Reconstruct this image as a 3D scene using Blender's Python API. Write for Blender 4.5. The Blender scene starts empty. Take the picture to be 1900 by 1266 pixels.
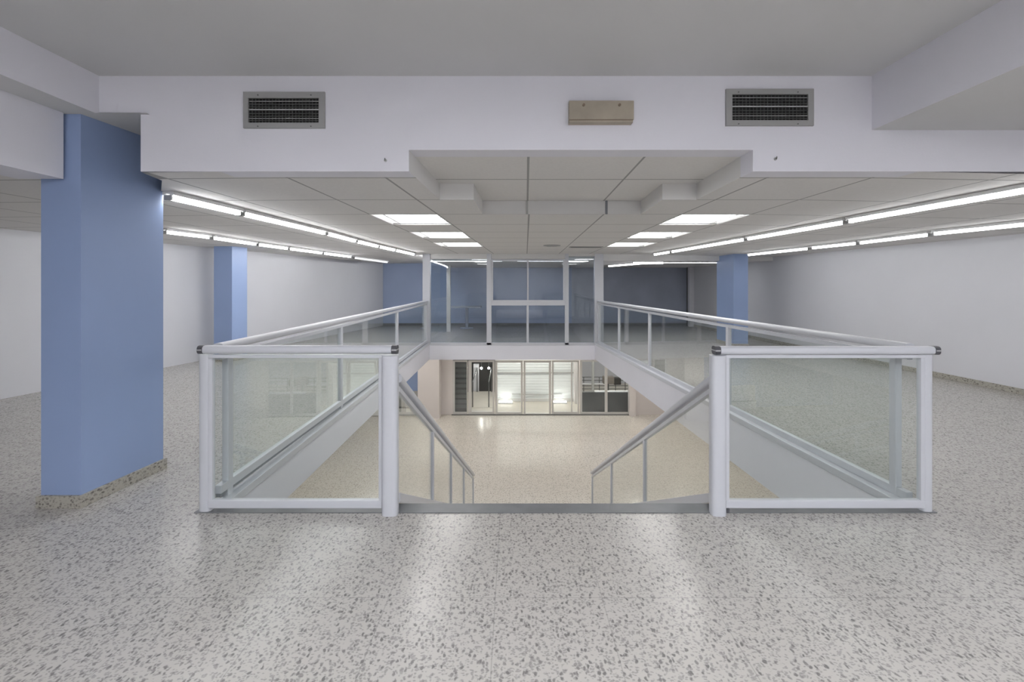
import bpy, bmesh, math, random
from mathutils import Vector
random.seed(4)
C = bpy.context.scene.collection
H = 1.5                      # eye height above the upper floor
F = 863.0                    # focal length in pixels of the 1900 px frame
VX, VY = 953.0, 527.0        # where the straight-ahead direction falls in the photo
LOW = -3.2                   # lower shop floor
# ------------------------------------------------------------------ camera, world, exposure
cam = bpy.data.cameras.new('camera'); co = bpy.data.objects.new('camera', cam); C.objects.link(co)
co.location = (0, 0, H); co.rotation_euler = (math.pi/2, 0, 0)
cam.sensor_width = 36; cam.lens = F/1900*36
cam.shift_x = -(VX-950)/1900; cam.shift_y = -(633-VY)/1900
cam.clip_start = 0.05; cam.clip_end = 200
bpy.context.scene.camera = co
W = bpy.data.worlds.new('world'); bpy.context.scene.world = W; W.use_nodes = True
W.node_tree.nodes['Background'].inputs[0].default_value = (.66, .64, .61, 1)
W.node_tree.nodes['Background'].inputs[1].default_value = 1.2
vs = bpy.context.scene.view_settings
vs.view_transform = 'Standard'; vs.look = 'None'; vs.gamma = 1; vs.exposure = 0.06; vs.use_curve_mapping = False
E_BATTEN, E_BATTEN_R, E_PANEL, E_REAR, E_LOW, E_OUT = 34.0, 16.0, 12.0, 46.0, 15.0, 85.0

# ------------------------------------------------------------------ materials
def mat(name, col, rough=.5, metal=0, spec=.5, noise=0, nscale=3, bump=0):
    m = bpy.data.materials.new(name); m.use_nodes = True
    nt = m.node_tree; b = nt.nodes['Principled BSDF']
    b.inputs['Base Color'].default_value = (*col, 1); b.inputs['Roughness'].default_value = rough
    b.inputs['Metallic'].default_value = metal; b.inputs['Specular IOR Level'].default_value = spec
    if noise or bump:
        tc = nt.nodes.new('ShaderNodeTexCoord')
        n = nt.nodes.new('ShaderNodeTexNoise'); n.inputs['Scale'].default_value = nscale; n.inputs['Detail'].default_value = 5
        nt.links.new(tc.outputs['Object'], n.inputs['Vector'])
        if noise:
            r = nt.nodes.new('ShaderNodeValToRGB')
            r.color_ramp.elements[0].position = .3; r.color_ramp.elements[1].position = .7
            r.color_ramp.elements[0].color = (*[c*(1-noise) for c in col], 1)
            r.color_ramp.elements[1].color = (*[min(1, c*(1+noise)) for c in col], 1)
            nt.links.new(n.outputs['Fac'], r.inputs[0]); nt.links.new(r.outputs[0], b.inputs['Base Color'])
        if bump:
            n2 = nt.nodes.new('ShaderNodeTexNoise'); n2.inputs['Scale'].default_value = 60
            nt.links.new(tc.outputs['Object'], n2.inputs['Vector'])
            bp = nt.nodes.new('ShaderNodeBump'); bp.inputs['Strength'].default_value = bump; bp.inputs['Distance'].default_value = .01
            nt.links.new(n2.outputs['Fac'], bp.inputs['Height']); nt.links.new(bp.outputs[0], b.inputs['Normal'])
    return m
def emit(name, col, s):
    m = bpy.data.materials.new(name); m.use_nodes = True; nt = m.node_tree
    b = nt.nodes['Principled BSDF']; b.inputs['Base Color'].default_value = (.8, .8, .8, 1)
    b.inputs['Emission Color'].default_value = (*col, 1); b.inputs['Emission Strength'].default_value = s
    return m
def glassmat(name, tint, ior=1.5, rough=.0):
    m = bpy.data.materials.new(name); m.use_nodes = True; nt = m.node_tree; nt.nodes.clear()
    o = nt.nodes.new('ShaderNodeOutputMaterial'); t = nt.nodes.new('ShaderNodeBsdfTransparent'); t.inputs[0].default_value = (*tint, 1)
    g = nt.nodes.new('ShaderNodeBsdfGlossy'); g.inputs['Roughness'].default_value = rough; g.inputs[0].default_value = (1, 1, 1, 1)
    lw = nt.nodes.new('ShaderNodeLayerWeight'); lw.inputs['Blend'].default_value = .5
    pw = nt.nodes.new('ShaderNodeMath'); pw.operation = 'POWER'; pw.inputs[1].default_value = 5; nt.links.new(lw.outputs['Facing'], pw.inputs[0])
    f = nt.nodes.new('ShaderNodeMath'); f.operation = 'MULTIPLY_ADD'; r0 = ((ior-1)/(ior+1))**2
    f.inputs[1].default_value = 1-r0; f.inputs[2].default_value = r0; nt.links.new(pw.outputs[0], f.inputs[0])
    x = nt.nodes.new('ShaderNodeMixShader')
    nt.links.new(f.outputs[0], x.inputs[0]); nt.links.new(t.outputs[0], x.inputs[1]); nt.links.new(g.outputs[0], x.inputs[2])
    nt.links.new(x.outputs[0], o.inputs[0])
    return m
def terrazzo(name, light, mid, dark, rough, scale=46, joints=True, spec=.22):
    m = bpy.data.materials.new(name); m.use_nodes = True; nt = m.node_tree; N = nt.nodes; L = nt.links
    b = N['Principled BSDF']; b.inputs['Roughness'].default_value = rough; b.inputs['Specular IOR Level'].default_value = spec
    tc = N.new('ShaderNodeTexCoord')
    def node(t, **k):
        n = N.new(t)
        for a, v in k.items(): n.inputs[a].default_value = v
        return n
    def math_(op, a, b_=None, c=None):
        n = N.new('ShaderNodeMath'); n.operation = op
        for i, v in enumerate((a, b_, c)):
            if v is None: continue
            if isinstance(v, (int, float)): n.inputs[i].default_value = v
            else: L.new(v, n.inputs[i])
        return n.outputs[0]
    wn = node('ShaderNodeTexNoise', Scale=38.0, Detail=2.0)
    L.new(tc.outputs['Object'], wn.inputs['Vector'])
    vm = N.new('ShaderNodeVectorMath'); vm.operation = 'MULTIPLY_ADD'; vm.inputs[1].default_value = (.022, .022, 0)
    L.new(wn.outputs['Color'], vm.inputs[0]); L.new(tc.outputs['Object'], vm.inputs[2])
    def layer(sc, thr, keep, stretch):
        mp = N.new('ShaderNodeMapping'); mp.inputs['Scale'].default_value = stretch; L.new(vm.outputs[0], mp.inputs['Vector'])
        v = node('ShaderNodeTexVoronoi', Scale=sc); L.new(mp.outputs[0], v.inputs['Vector'])
        d = N.new('ShaderNodeMapRange'); d.inputs['From Min'].default_value = thr; d.inputs['From Max'].default_value = thr+.2
        d.inputs['To Min'].default_value = 1; d.inputs['To Max'].default_value = 0; L.new(v.outputs['Distance'], d.inputs['Value'])
        s = N.new('ShaderNodeSeparateColor'); L.new(v.outputs['Color'], s.inputs[0])
        return math_('MULTIPLY', d.outputs[0], math_('GREATER_THAN', s.outputs[0], keep)), s.outputs[1]
    m1, r1 = layer(scale, .26, .22, (1.0, .62, 1)); m2, r2 = layer(scale*1.7, .30, .2, (.7, 1.0, 1))
    base = N.new('ShaderNodeMix'); base.data_type = 'RGBA'
    big = node('ShaderNodeTexNoise', Scale=.55, Detail=3.0); L.new(tc.outputs['Object'], big.inputs['Vector'])
    L.new(big.outputs['Fac'], base.inputs[0]); base.inputs[6].default_value = (*light, 1)
    base.inputs[7].default_value = (light[0]*.94, light[1]*.92, light[2]*.88, 1)
    a = N.new('ShaderNodeMix'); a.data_type = 'RGBA'; L.new(math_('MULTIPLY', m2, .8), a.inputs[0]); L.new(base.outputs[2], a.inputs[6]); a.inputs[7].default_value = (*mid, 1)
    c = N.new('ShaderNodeMix'); c.data_type = 'RGBA'
    L.new(math_('MULTIPLY', m1, math_('MULTIPLY_ADD', r1, .6, .4)), c.inputs[0]); L.new(a.outputs[2], c.inputs[6]); c.inputs[7].default_value = (*dark, 1)
    out = c.outputs[2]
    if joints:
        sp = N.new('ShaderNodeSeparateXYZ'); L.new(tc.outputs['Object'], sp.inputs[0])
        def line(s, period, off):
            fr = math_('FRACT', math_('DIVIDE', math_('ADD', s, off), period))
            return math_('LESS_THAN', fr, .005/period)
        j = math_('MAXIMUM', line(sp.outputs[0], .51, 19.98), line(sp.outputs[1], .65, 20.53))
        k = N.new('ShaderNodeMix'); k.data_type = 'RGBA'; L.new(math_('MULTIPLY', j, .3), k.inputs[0]); L.new(out, k.inputs[6]); k.inputs[7].default_value = (.16, .155, .15, 1)
        out = k.outputs[2]
    L.new(out, b.inputs['Base Color'])
    return m
def tilemat(name, col, width, line):
    m = bpy.data.materials.new(name); m.use_nodes = True; nt = m.node_tree; N = nt.nodes; L = nt.links
    b = N['Principled BSDF']; b.inputs['Roughness'].default_value = .85; b.inputs['Specular IOR Level'].default_value = .2
    uv = N.new('ShaderNodeUVMap'); sp = N.new('ShaderNodeSeparateXYZ'); L.new(uv.outputs[0], sp.inputs[0])
    def edge(s):
        a = N.new('ShaderNodeMath'); a.operation = 'SUBTRACT'; a.inputs[1].default_value = .5; L.new(s, a.inputs[0])
        d = N.new('ShaderNodeMath'); d.operation = 'ABSOLUTE'; L.new(a.outputs[0], d.inputs[0])
        g = N.new('ShaderNodeMath'); g.operation = 'GREATER_THAN'; g.inputs[1].default_value = .5-width; L.new(d.outputs[0], g.inputs[0])
        return g.outputs[0]
    mx = N.new('ShaderNodeMath'); mx.operation = 'MAXIMUM'; L.new(edge(sp.outputs[0]), mx.inputs[0]); L.new(edge(sp.outputs[1]), mx.inputs[1])
    tc = N.new('ShaderNodeTexCoord'); n = N.new('ShaderNodeTexNoise'); n.inputs['Scale'].default_value = 45; n.inputs['Detail'].default_value = 3
    L.new(tc.outputs['Object'], n.inputs['Vector'])
    r = N.new('ShaderNodeValToRGB'); r.color_ramp.elements[0].color = (*[c*.93 for c in col], 1); r.color_ramp.elements[1].color = (*[c*1.05 for c in col], 1)
    L.new(n.outputs['Fac'], r.inputs[0])
    x = N.new('ShaderNodeMix'); x.data_type = 'RGBA'; L.new(mx.outputs[0], x.inputs[0]); L.new(r.outputs[0], x.inputs[6]); x.inputs[7].default_value = (*line, 1)
    L.new(x.outputs[2], b.inputs['Base Color'])
    return m
M = {}
M['wall'] = mat('wall_paint', (.62, .62, .65), .42, noise=.03, nscale=.8, spec=.35)
M['beam'] = mat('beam_paint', (.74, .735, .79), .6, noise=.02, nscale=1.2, bump=.05)
M['upper'] = mat('plaster_ceiling', (.58, .58, .585), .8, noise=.02, nscale=1)
M['tile'] = tilemat('ceiling_tile', (.74, .725, .71), .011, (.36, .355, .35))
M['plain'] = mat('plain_ceiling', (.72, .71, .70), .85)
M['blue'] = mat('blue_paint', (.28, .365, .57), .38, noise=.03, nscale=1.3, spec=.4)
M['bluewall'] = mat('blue_wall_paint', (.36, .43, .60), .5, noise=.05, nscale=.7)
M['greyblue'] = mat('grey_blue_wall_paint', (.36, .39, .47), .4, noise=.12, nscale=.9)
M['floor'] = terrazzo('terrazzo', (.50, .482, .465), (.30, .285, .275), (.18, .172, .167), .24, 58)
M['floor2'] = terrazzo('terrazzo_lower', (.66, .63, .585), (.50, .47, .43), (.36, .33, .29), .2, scale=34, spec=.9)
M['skirt'] = terrazzo('terrazzo_skirting', (.42, .40, .36), (.27, .26, .23), (.12, .11, .10), .4, joints=False)
M['alu'] = mat('white_lacquered_aluminium', (.55, .56, .60), .28, metal=.0, spec=.5)
M['frame'] = mat('anodised_frame', (.62, .61, .60), .35, metal=.15)
M['cap'] = mat('dark_plastic_cap', (.07, .07, .08), .4)
M['capline'] = mat('grey_cap_strip', (.45, .45, .46), .4)
M['kerb'] = mat('dark_stone_strip', (.17, .175, .185), .45, noise=.1, nscale=8)
M['gap'] = mat('dark_gap_grey', (.22, .23, .25), .7)  # dark grey, draws the shaded gap under the side rails
M['glass'] = glassmat('guard_glass', (.945, .965, .955))
M['glass2'] = glassmat('window_glass', (.90, .93, .95), 1.5)
M['grille'] = mat('grey_grille_metal', (.36, .36, .355), .5, metal=.2)
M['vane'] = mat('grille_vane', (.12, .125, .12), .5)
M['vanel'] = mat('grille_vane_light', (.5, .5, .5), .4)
M['black'] = mat('flat_black', (.012, .012, .012), .9)  # near-black, also draws unlit depth in the grilles and past the ramp
M['wood'] = mat('pale_beige_wood', (.37, .325, .26), .6, noise=.12, nscale=6)
M['wood2'] = mat('dark_wood_edge', (.20, .15, .11), .6)
M['white'] = mat('white_metal', (.78, .78, .78), .4)
M['tube'] = emit('fluorescent_tube', (.97, .98, 1), E_BATTEN)
M['tube_right'] = emit('fluorescent_tube_right', (.97, .98, 1), E_BATTEN_R)
M['tube_dim'] = emit('fluorescent_tube_dim', (.97, .98, 1), 1.0)
M['panel'] = emit('lit_diffuser', (1, .99, .97), E_PANEL)
M['rear'] = emit('rear_fill_emitter', (.95, .965, 1), E_REAR)
M['flush'] = emit('flush_fill_emitter', (.95, .97, 1), 15)
M['cove'] = emit('flank_fill_emitter', (.97, .98, 1), 60)
M['glow'] = emit('shutter_lamp', (1, .96, .86), 14)
M['low'] = emit('warm_fill_emitter', (1, .955, .90), E_LOW)
M['out'] = emit('entrance_lamp', (1, .95, .84), E_OUT)
M['warmwall'] = mat('warm_wall_paint', (.66, .62, .61), .6, noise=.02, nscale=1)
M['shutter'] = mat('shutter_metal', (.72, .74, .74), .5)
M['darkgrey'] = mat('dark_grey_panel', (.10, .10, .10), .6, noise=.1, nscale=3)
M['rod'] = mat('dark_steel_rod', (.12, .12, .12), .4, metal=.5)
M['pave'] = mat('pavement', (.5, .46, .40), .5, noise=.06, nscale=4)
M['brown'] = mat('brown_box', (.20, .17, .15), .6)
M['greymid'] = mat('grey_render', (.42, .42, .41), .7)

# ------------------------------------------------------------------ helpers
def at(px, py, d): return Vector(((px-VX)*d/F, d, H+(VY-py)*d/F))
def X_(px, d): return (px-VX)*d/F
def Z_(py, d): return H+(VY-py)*d/F
def B(): return bmesh.new()
def quad(bm, pts, uvs=None):
    f = bm.faces.new([bm.verts.new(p) for p in pts])
    if uvs:
        l = bm.loops.layers.uv.verify()
        for lp, u in zip(f.loops, uvs): lp[l].uv = u
    return f
def hexa(bm, p):           # p: 4 bottom then 4 top corners, same turning sense
    v = [bm.verts.new(q) for q in p]
    for f in ((3, 2, 1, 0), (4, 5, 6, 7), (0, 1, 5, 4), (1, 2, 6, 5), (2, 3, 7, 6), (3, 0, 4, 7)): bm.faces.new([v[i] for i in f])
    return v
def box(bm, x0, x1, y0, y1, z0, z1):
    return hexa(bm, [(x0, y0, z0), (x1, y0, z0), (x1, y1, z0), (x0, y1, z0), (x0, y0, z1), (x1, y0, z1), (x1, y1, z1), (x0, y1, z1)])
def prism(bm, poly, z0, z1):
    a = [bm.verts.new((x, y, z0)) for x, y in poly]; b = [bm.verts.new((x, y, z1)) for x, y in poly]
    n = len(poly)
    bm.faces.new(a[::-1]); bm.faces.new(b)
    for i in range(n): bm.faces.new([a[i], a[(i+1) % n], b[(i+1) % n], b[i]])
def sweep(bm, p0, p1, prof, plumb=True):   # prof: (side, up) outline; plumb: end faces cut upright
    p0, p1 = Vector(p0), Vector(p1); t = (p1-p0).normalized()
    s = t.cross(Vector((0, 0, 1)))
    s = Vector((1, 0, 0)) if s.length < 1e-4 else s.normalized()
    u = Vector((0, 0, 1)) if (plumb and abs(t.z) < .9) else s.cross(t)
    a = [bm.verts.new(p0+s*x+u*y) for x, y in prof]; b = [bm.verts.new(p1+s*x+u*y) for x, y in prof]
    n = len(prof); bm.faces.new(a[::-1]); bm.faces.new(b)
    for i in range(n):
        bm.faces.new([a[i], a[(i+1) % n], b[(i+1) % n], b[i]])
def oval(w, h, n=20, p=2.6):
    o = []
    for i in range(n):
        a = 2*math.pi*i/n; c, s = math.cos(a), math.sin(a)
        o.append((w/2*math.copysign(abs(c)**(2/p), c), h/2*math.copysign(abs(s)**(2/p), s)))
    return o
def rect(w, h): return [(-w/2, -h/2), (w/2, -h/2), (w/2, h/2), (-w/2, h/2)]
def rod(bm, p0, p1, r, n=12): sweep(bm, p0, p1, oval(2*r, 2*r, n, 2), False)
def obj(name, bm, m, parent=None, smooth=False, bevel=0, mats=None):
    bmesh.ops.recalc_face_normals(bm, faces=bm.faces[:])
    me = bpy.data.meshes.new(name); bm.to_mesh(me); bm.free()
    me.materials.append(M[m])
    o = bpy.data.objects.new(name, me); C.objects.link(o)
    if parent:
        o.parent = parent
        o.matrix_parent_inverse.identity()
        if parent.type == 'EMPTY' or True:
            base = parent_origin(parent)
            for v in me.vertices: v.co -= base
    if smooth:
        for p in me.polygons: p.use_smooth = True
        e = o.modifiers.new('edge', 'EDGE_SPLIT'); e.split_angle = math.radians(40)
    if bevel:
        b = o.modifiers.new('bevel', 'BEVEL'); b.width = bevel; b.segments = 2; b.limit_method = 'ANGLE'
    return o
def parent_origin(p):
    v = Vector(p.location)
    while p.parent: p = p.parent; v += Vector(p.location)
    return v
def thing(name, loc, label, cat, group=None):
    o = bpy.data.objects.new(name, None); C.objects.link(o); o.location = loc; o.empty_display_size = .1
    o['label'] = label; o['category'] = cat
    if group: o['group'] = group
    return o
def tag(o, label, cat, group=None):
    o['label'] = label; o['category'] = cat
    if group: o['group'] = group
    return o
def struct(o, label=None, cat=None):
    o['kind'] = 'structure'
    if label: o['label'] = label
    if cat: o['category'] = cat
    return o

# ------------------------------------------------------------------ plan of the place (y = distance from the eye)
def WL(y): return -6.77+.182*(y-6.13)
def WR(y): return 6.9-.055*(y-6)
def XL(y): return -2.0-.02*(y-3.05)
def XR(y): return 2.69-.067*(y-3.05)
Y0, YB, YF = -3.6, 16.8, 11.7
ZC = .76
def zc(x):
    z = ZC
    if x > 2.6: z -= .019*(x-2.6)
    if x < -1.6: z -= .008*(-x-1.6)
    return H+z
BY = 3.14                     # face of the cross beam
HE = 3.16                     # front edge of the stair well
def hl(y): return XL(y)+.06
def hr(y): return XR(y)-.07
# ---- upper floor slab with the well cut out
bm = B()
def slab(bm, p):
    quad(bm, [(x, y, 0) for x, y in p])
slab(bm, [(WL(Y0), Y0), (WR(Y0), Y0), (WR(HE), HE), (WL(HE), HE)])
slab(bm, [(WL(HE), HE), (hl(HE), HE), (hl(YF), YF), (WL(YF), YF)])
slab(bm, [(hr(HE), HE), (WR(HE), HE), (WR(YF), YF), (hr(YF), YF)])
slab(bm, [(WL(YF), YF), (WR(YF), YF), (WR(YB), YB), (WL(YB), YB)])
bmesh.ops.remove_doubles(bm, verts=bm.verts[:], dist=1e-4)
struct(obj('floor', bm, 'floor'))
# ---- edges of the well
bm = B()
zl = lambda y: -.35; zr = lambda y: -.56+.17*(y-HE)/(YF-HE)
hexa(bm, [(hl(HE)-.3, HE, zl(HE)), (hl(HE), HE, zl(HE)), (hl(YF), YF, -.395), (hl(YF)-.3, YF, -.395),
          (hl(HE)-.3, HE, -.004), (hl(HE), HE, -.004), (hl(YF), YF, -.004), (hl(YF)-.3, YF, -.004)])
struct(obj('trim_1', bm, 'beam'), 'white painted slab edge along the left side of the stair well', 'slab edge')
bm = B()
hexa(bm, [(hr(HE), HE, zr(HE)), (hr(HE)+.3, HE, zr(HE)), (hr(YF)+.3, YF, zr(YF)), (hr(YF), YF, zr(YF)),
          (hr(HE), HE, -.004), (hr(HE)+.3, HE, -.004), (hr(YF)+.3, YF, -.004), (hr(YF), YF, -.004)])
struct(obj('trim_2', bm, 'beam'), 'white painted slab edge along the right side of the stair well', 'slab edge')
bm = B(); box(bm, hl(YF)-.3, hr(YF)+.3, YF, YF+.3, -.41, -.004)
struct(obj('trim_3', bm, 'beam'), 'white painted slab edge under the far glazed partition', 'slab edge')
bm = B(); box(bm, hl(HE)-.3, hr(HE)+.3, HE-.3, HE, -.40, -.004)
struct(obj('trim_4', bm, 'beam'))
for i, (f, s, n) in enumerate(((hl, 1, 5), (hr, -1, 6))):   # raised white kerb strip on each long edge
    bm = B(); a, b = (-.07, .012) if s > 0 else (-.012, .07)
    hexa(bm, [(f(HE)+a, HE, -.03), (f(HE)+b, HE, -.03), (f(YF)+b, YF, -.03), (f(YF)+a, YF, -.03),
              (f(HE)+a, HE, .03), (f(HE)+b, HE, .03), (f(YF)+b, YF, .03), (f(YF)+a, YF, .03)])
    struct(obj('trim_%d' % n, bm, 'alu', bevel=.004))
bm = B(); box(bm, XL(3.05)-.09, XR(3.05)+.08, 3.04, HE+.004, .0, .006)
struct(obj('trim_7', bm, 'kerb'), 'dark grey stone strip along the front edge of the stair well', 'floor strip')
# ---- walls
def wallquad(name, p0, p1, z0, z1, m, t=.12, label=None):
    p0, p1 = Vector((*p0, 0)), Vector((*p1, 0)); n = (p1-p0).normalized().cross(Vector((0, 0, 1)))*t
    bm = B()
    hexa(bm, [(*p0.xy, z0), (*p1.xy, z0), (*(p1+n).xy, z0), (*(p0+n).xy, z0), (*p0.xy, z1), (*p1.xy, z1), (*(p1+n).xy, z1), (*(p0+n).xy, z1)])
    return struct(obj(name, bm, m))
wallquad('wall_left', (WL(YB), YB), (WL(Y0), Y0), -.1, 3.1, 'wall', -.12)
wallquad('wall_right', (WR(Y0), Y0), (WR(YB), YB), -.1, 3.1, 'wall', .12)
wallquad('wall_behind_camera', (WL(Y0), Y0), (WR(Y0), Y0), -.1, 3.1, 'wall', .12)
bm = B(); box(bm, WL(YB)-.1, 2.1, YB, YB+.12, -.1, 2.5)
struct(obj('wall_back', bm, 'bluewall'))
bm = B(); box(bm, 2.1, WR(YB)+.1, YB, YB+.12, -.1, 2.5)
struct(obj('wall_back_right', bm, 'greyblue'))
# skirtings
def skirt(name, f, s, y0, y1):
    bm = B(); t = .018*s
    hexa(bm, [(f(y0), y0, .001), (f(y0)+t, y0, .001), (f(y1)+t, y1, .001), (f(y1), y1, .001), (f(y0), y0, .08), (f(y0)+t, y0, .08), (f(y1)+t, y1, .08), (f(y1), y1, .08)])
    return struct(obj(name, bm, 'skirt'))
skirt('baseboard_left', WL, 1, Y0, YB); skirt('baseboard_right', WR, -1, Y0, YB)
bm = B(); box(bm, WL(YB)+.02, WR(YB)-.02, YB-.018, YB, .001, .08)
struct(obj('baseboard_back', bm, 'kerb'))
# white pilaster in the far right corner
bm = B(); box(bm, X_(1279, 16.3), X_(1279, 16.3)+.17, 16.3, 16.45, 0, H+.6)
tag(obj('corner_pilaster', bm, 'wall'), 'narrow white pilaster at the far right end of the blue-grey wall', 'pilaster')
bm = B(); box(bm, X_(1276, 16.5)-.03, X_(1276, 16.5)+.02, 16.47, 16.53, 0, H+.6)
tag(obj('corner_trim_post', bm, 'rod'), 'thin dark upright strip beside the far right white pilaster', 'strip')

# ---- suspended ceiling, one quad per tile (cells left out for lamps and for the raised tray)
LN = {-2: (-1.555, -1.42), -1: (-.80, -.545), 0: (.184, .317), 1: (1.0, 1.127), 2: (1.84, 1.90), 3: (2.60, 2.68)}
for k in range(4, 10): LN[k] = (LN[3][0]+.83*(k-3), LN[3][1]+.80*(k-3))
for k in range(-3, -10, -1): LN[k] = (LN[-2][0]+.84*(k+2), LN[-2][1]+.80*(k+2))
def lx(k, y): a, b = LN[k]; return a+(b-a)*(y-5.7)/(10.93-5.7)
def ry(n): return 4.20+.87*n
ROWS = [ry(n) for n in range(-9, 15)]
def _l(x0, y0, x1, y1): return lambda y: x0+(x1-x0)*(y-y0)/(y1-y0)
TRAY = {'f': (_l(-.705, BY, -.667, 4.2), _l(1.61, BY, 1.65, 4.2), BY, 4.20), 'b': (_l(-.36, 4.2, -.34, 5.07), _l(1.343, 4.2, 1.387, 5.07), 4.20, 5.07)}
ZT = H+.906
LAMPS = [(-2, 1), (-2, 3), (-2, 5), (2, 1), (2, 3), (2, 5)]
bm = B()
def cell(k, y0, y1, v0, v1, fy0, fy1):
    ym = (y0+y1)/2; a, b = lx(k, ym), lx(k+1, ym)
    segs = [(lambda y: lx(k, y), lambda y: lx(k+1, y))]
    for (t0, t1, ta, tb) in TRAY.values():
        if y0 >= ta-1e-3 and y1 <= tb+1e-3:
            ns = []
            for s0, s1 in segs:
                if t1(ym) <= s0(ym) or t0(ym) >= s1(ym): ns.append((s0, s1)); continue
                if t0(ym) > s0(ym): ns.append((s0, t0))
                if t1(ym) < s1(ym): ns.append((t1, s1))
            segs = ns
    for s0, s1 in segs:
        P = []; U = []
        for s, y, v in ((s0, y0, v0), (s1, y0, v0), (s1, y1, v1), (s0, y1, v1)):
            x = s(y); P.append((x, y, zc(x))); U.append(((x-lx(k, y))/(lx(k+1, y)-lx(k, y)), v))
        quad(bm, P, U)
for k in range(-9, 9):
    for n in range(-9, 15):
        y0, y1 = ry(n), ry(n+1)
        if (k, n) in LAMPS or (k, n) in ((-4, -1), (-4, -2)): continue
        if y0 > YB: continue
        # the right part only starts behind the cross beam, the left bay runs on towards the viewer
        if k > -5:
            if y1 <= BY: continue
            if y0 < BY:
                cell(k, BY, y1, (BY-y0)/(y1-y0), 1, 0, 0); continue
        cell(k, y0, y1, 0, 1, 0, 0)
P = [(-2.51, BY), (lx(-3, BY), BY), (lx(-3, 4.2), 4.2), (lx(-4, 4.2), 4.2), (lx(-4, 3.75), 3.75), (-2.842, 3.75), (-2.56, 3.385)]
quad(bm, [(x, y, zc(x)) for x, y in P], [((x-lx(-4, y))/(lx(-3, y)-lx(-4, y)), (y-ry(-1))/.87) for x, y in P])
P = [(lx(-4, BY), BY), (-3.18, BY), (-3.11, 3.75), (lx(-4, 3.75), 3.75)]
quad(bm, [(x, y, zc(x)) for x, y in P], [(.1*i_, .3+.1*i_) for i_ in range(4)])
# cells between beam and first row for columns near the left bay
for k in range(-6, 9):
    pass
struct(obj('ceiling', bm, 'tile'))
# ---- raised tray with its boxed corners
bm = B()
def wallz(x0, y0, x1, y1, zb0=None, zt=ZT):
    quad(bm, [(x0, y0, H+ZC), (x1, y1, H+ZC), (x1, y1, zt), (x0, y0, zt)])
wallz(-.705, BY, -.667, 4.2); wallz(-.667, 4.2, -.36, 4.2); wallz(-.36, 4.2, -.34, 5.07); wallz(-.34, 5.07, 1.387, 5.07)
wallz(1.387, 5.07, 1.343, 4.2); wallz(1.343, 4.2, 1.65, 4.2); wallz(1.65, 4.2, 1.61, BY)
struct(obj('trim_8', bm, 'plain'), 'low upright faces around the raised ceiling tray', 'ceiling upstand')
bm = B()
xs = [-.71, .1, .93, 1.66]
for i in range(3):
    for y0, y1 in ((BY, 4.03), (4.03, 5.08)):
        def tx(x, y): return x+(.027*(y-BY) if i < 9 and x not in (-.71, 1.66) else 0)
        quad(bm, [(tx(xs[i], y0), y0, ZT), (tx(xs[i+1], y0), y0, ZT), (tx(xs[i+1], y1), y1, ZT), (tx(xs[i], y1), y1, ZT)], [(0, 0), (1, 0), (1, 1), (0, 1)])
struct(obj('ceiling_tray', bm, 'tile'))
# small light upright joint strips on the tray's rear face
for x in (.145, 1.01):
    bm = B(); box(bm, x-.012, x+.012, 5.055, 5.068, H+ZC, ZT); struct(obj('trim_9' if x < .5 else 'trim_10', bm, 'gap' if x > .5 else 'greymid'))
# ---- dropped ceiling behind the far partition
bm = B(); zd = H+.585
quad(bm, [(-2.2, YF+.1, zd), (WR(YF), YF+.1, zd), (WR(YB), YB, zd), (-2.2, YB, zd)])
quad(bm, [(-2.2, YF+.1, zd), (WR(YF), YF+.1, zd), (WR(YF), YF+.1, H+.80), (-2.2, YF+.1, H+.80)])
quad(bm, [(-2.2, YF+.1, zd), (-2.2, YB, zd), (-2.2, YB, H+.80), (-2.2, YF+.1, H+.80)])
struct(obj('ceiling_dropped', bm, 'plain'))
# ---- cross beam, with the cut-out below the tray
def beam_poly(bm, pts, y0, y1):
    a = [bm.verts.new((x, y0, z)) for x, z in pts]; b = [bm.verts.new((x, y1, z)) for x, z in pts]; n = len(pts)
    bm.faces.new(a); bm.faces.new(b[::-1])
    for i in range(n): bm.faces.new([a[i], b[i], b[(i+1) % n], a[(i+1) % n]])
bm = B(); ya, yb = BY-.01, BY+.16
box(bm, -2.51, -.705, ya, yb, H+.757, H+.902); box(bm, 1.61, WR(BY), ya, yb, H+.757, H+.902)
box(bm, -2.51, WR(BY), ya, yb, H+.902, H+1.153); box(bm, -2.83, WR(BY), ya, yb, H+1.153, H+1.45)
bmesh.ops.remove_doubles(bm, verts=bm.verts[:], dist=1e-4)
struct(obj('wall_cross_beam', bm, 'beam'), 'white cross beam carrying the two air grilles', 'beam')
# ---- higher plaster ceiling over the viewer, and the beams beside it
UC = H+1.40
bm = B(); quad(bm, [(-2.79, Y0, UC), (2.41, Y0, UC), (2.41, BY, UC), (-2.79, BY, UC)])
struct(obj('ceiling_plaster', bm, 'upper'))
ZS = H+1.14
bm = B(); box(bm, -8.8, 7.7, Y0-.1, YB+.2, H+1.47, H+1.6)  # added unseen slab, keeps sky light out of the ceiling void
struct(obj('ceiling_void_cap', bm, 'upper'))
def xf(y): return -3.0+.34*(max(y, 2.5)-3.1)
bm = B()
quad(bm, [(-2.79, Y0, ZS), (-2.79, BY, ZS), (-2.79, BY, UC), (-2.79, Y0, UC)])
struct(obj('wall_left_beam_face', bm, 'beam'))
bm = B()
quad(bm, [(xf(Y0)-.3, Y0, ZS), (-2.79, Y0, ZS), (-2.79, 3.1, ZS), (xf(3.1)-.3, 3.1, ZS)])
quad(bm, [(-3.3, 3.1, ZS), (-2.45, 3.1, ZS), (-2.45, 3.9, ZS), (-3.3, 3.9, ZS)])
struct(obj('ceiling_soffit_left', bm, 'upper'))
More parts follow.
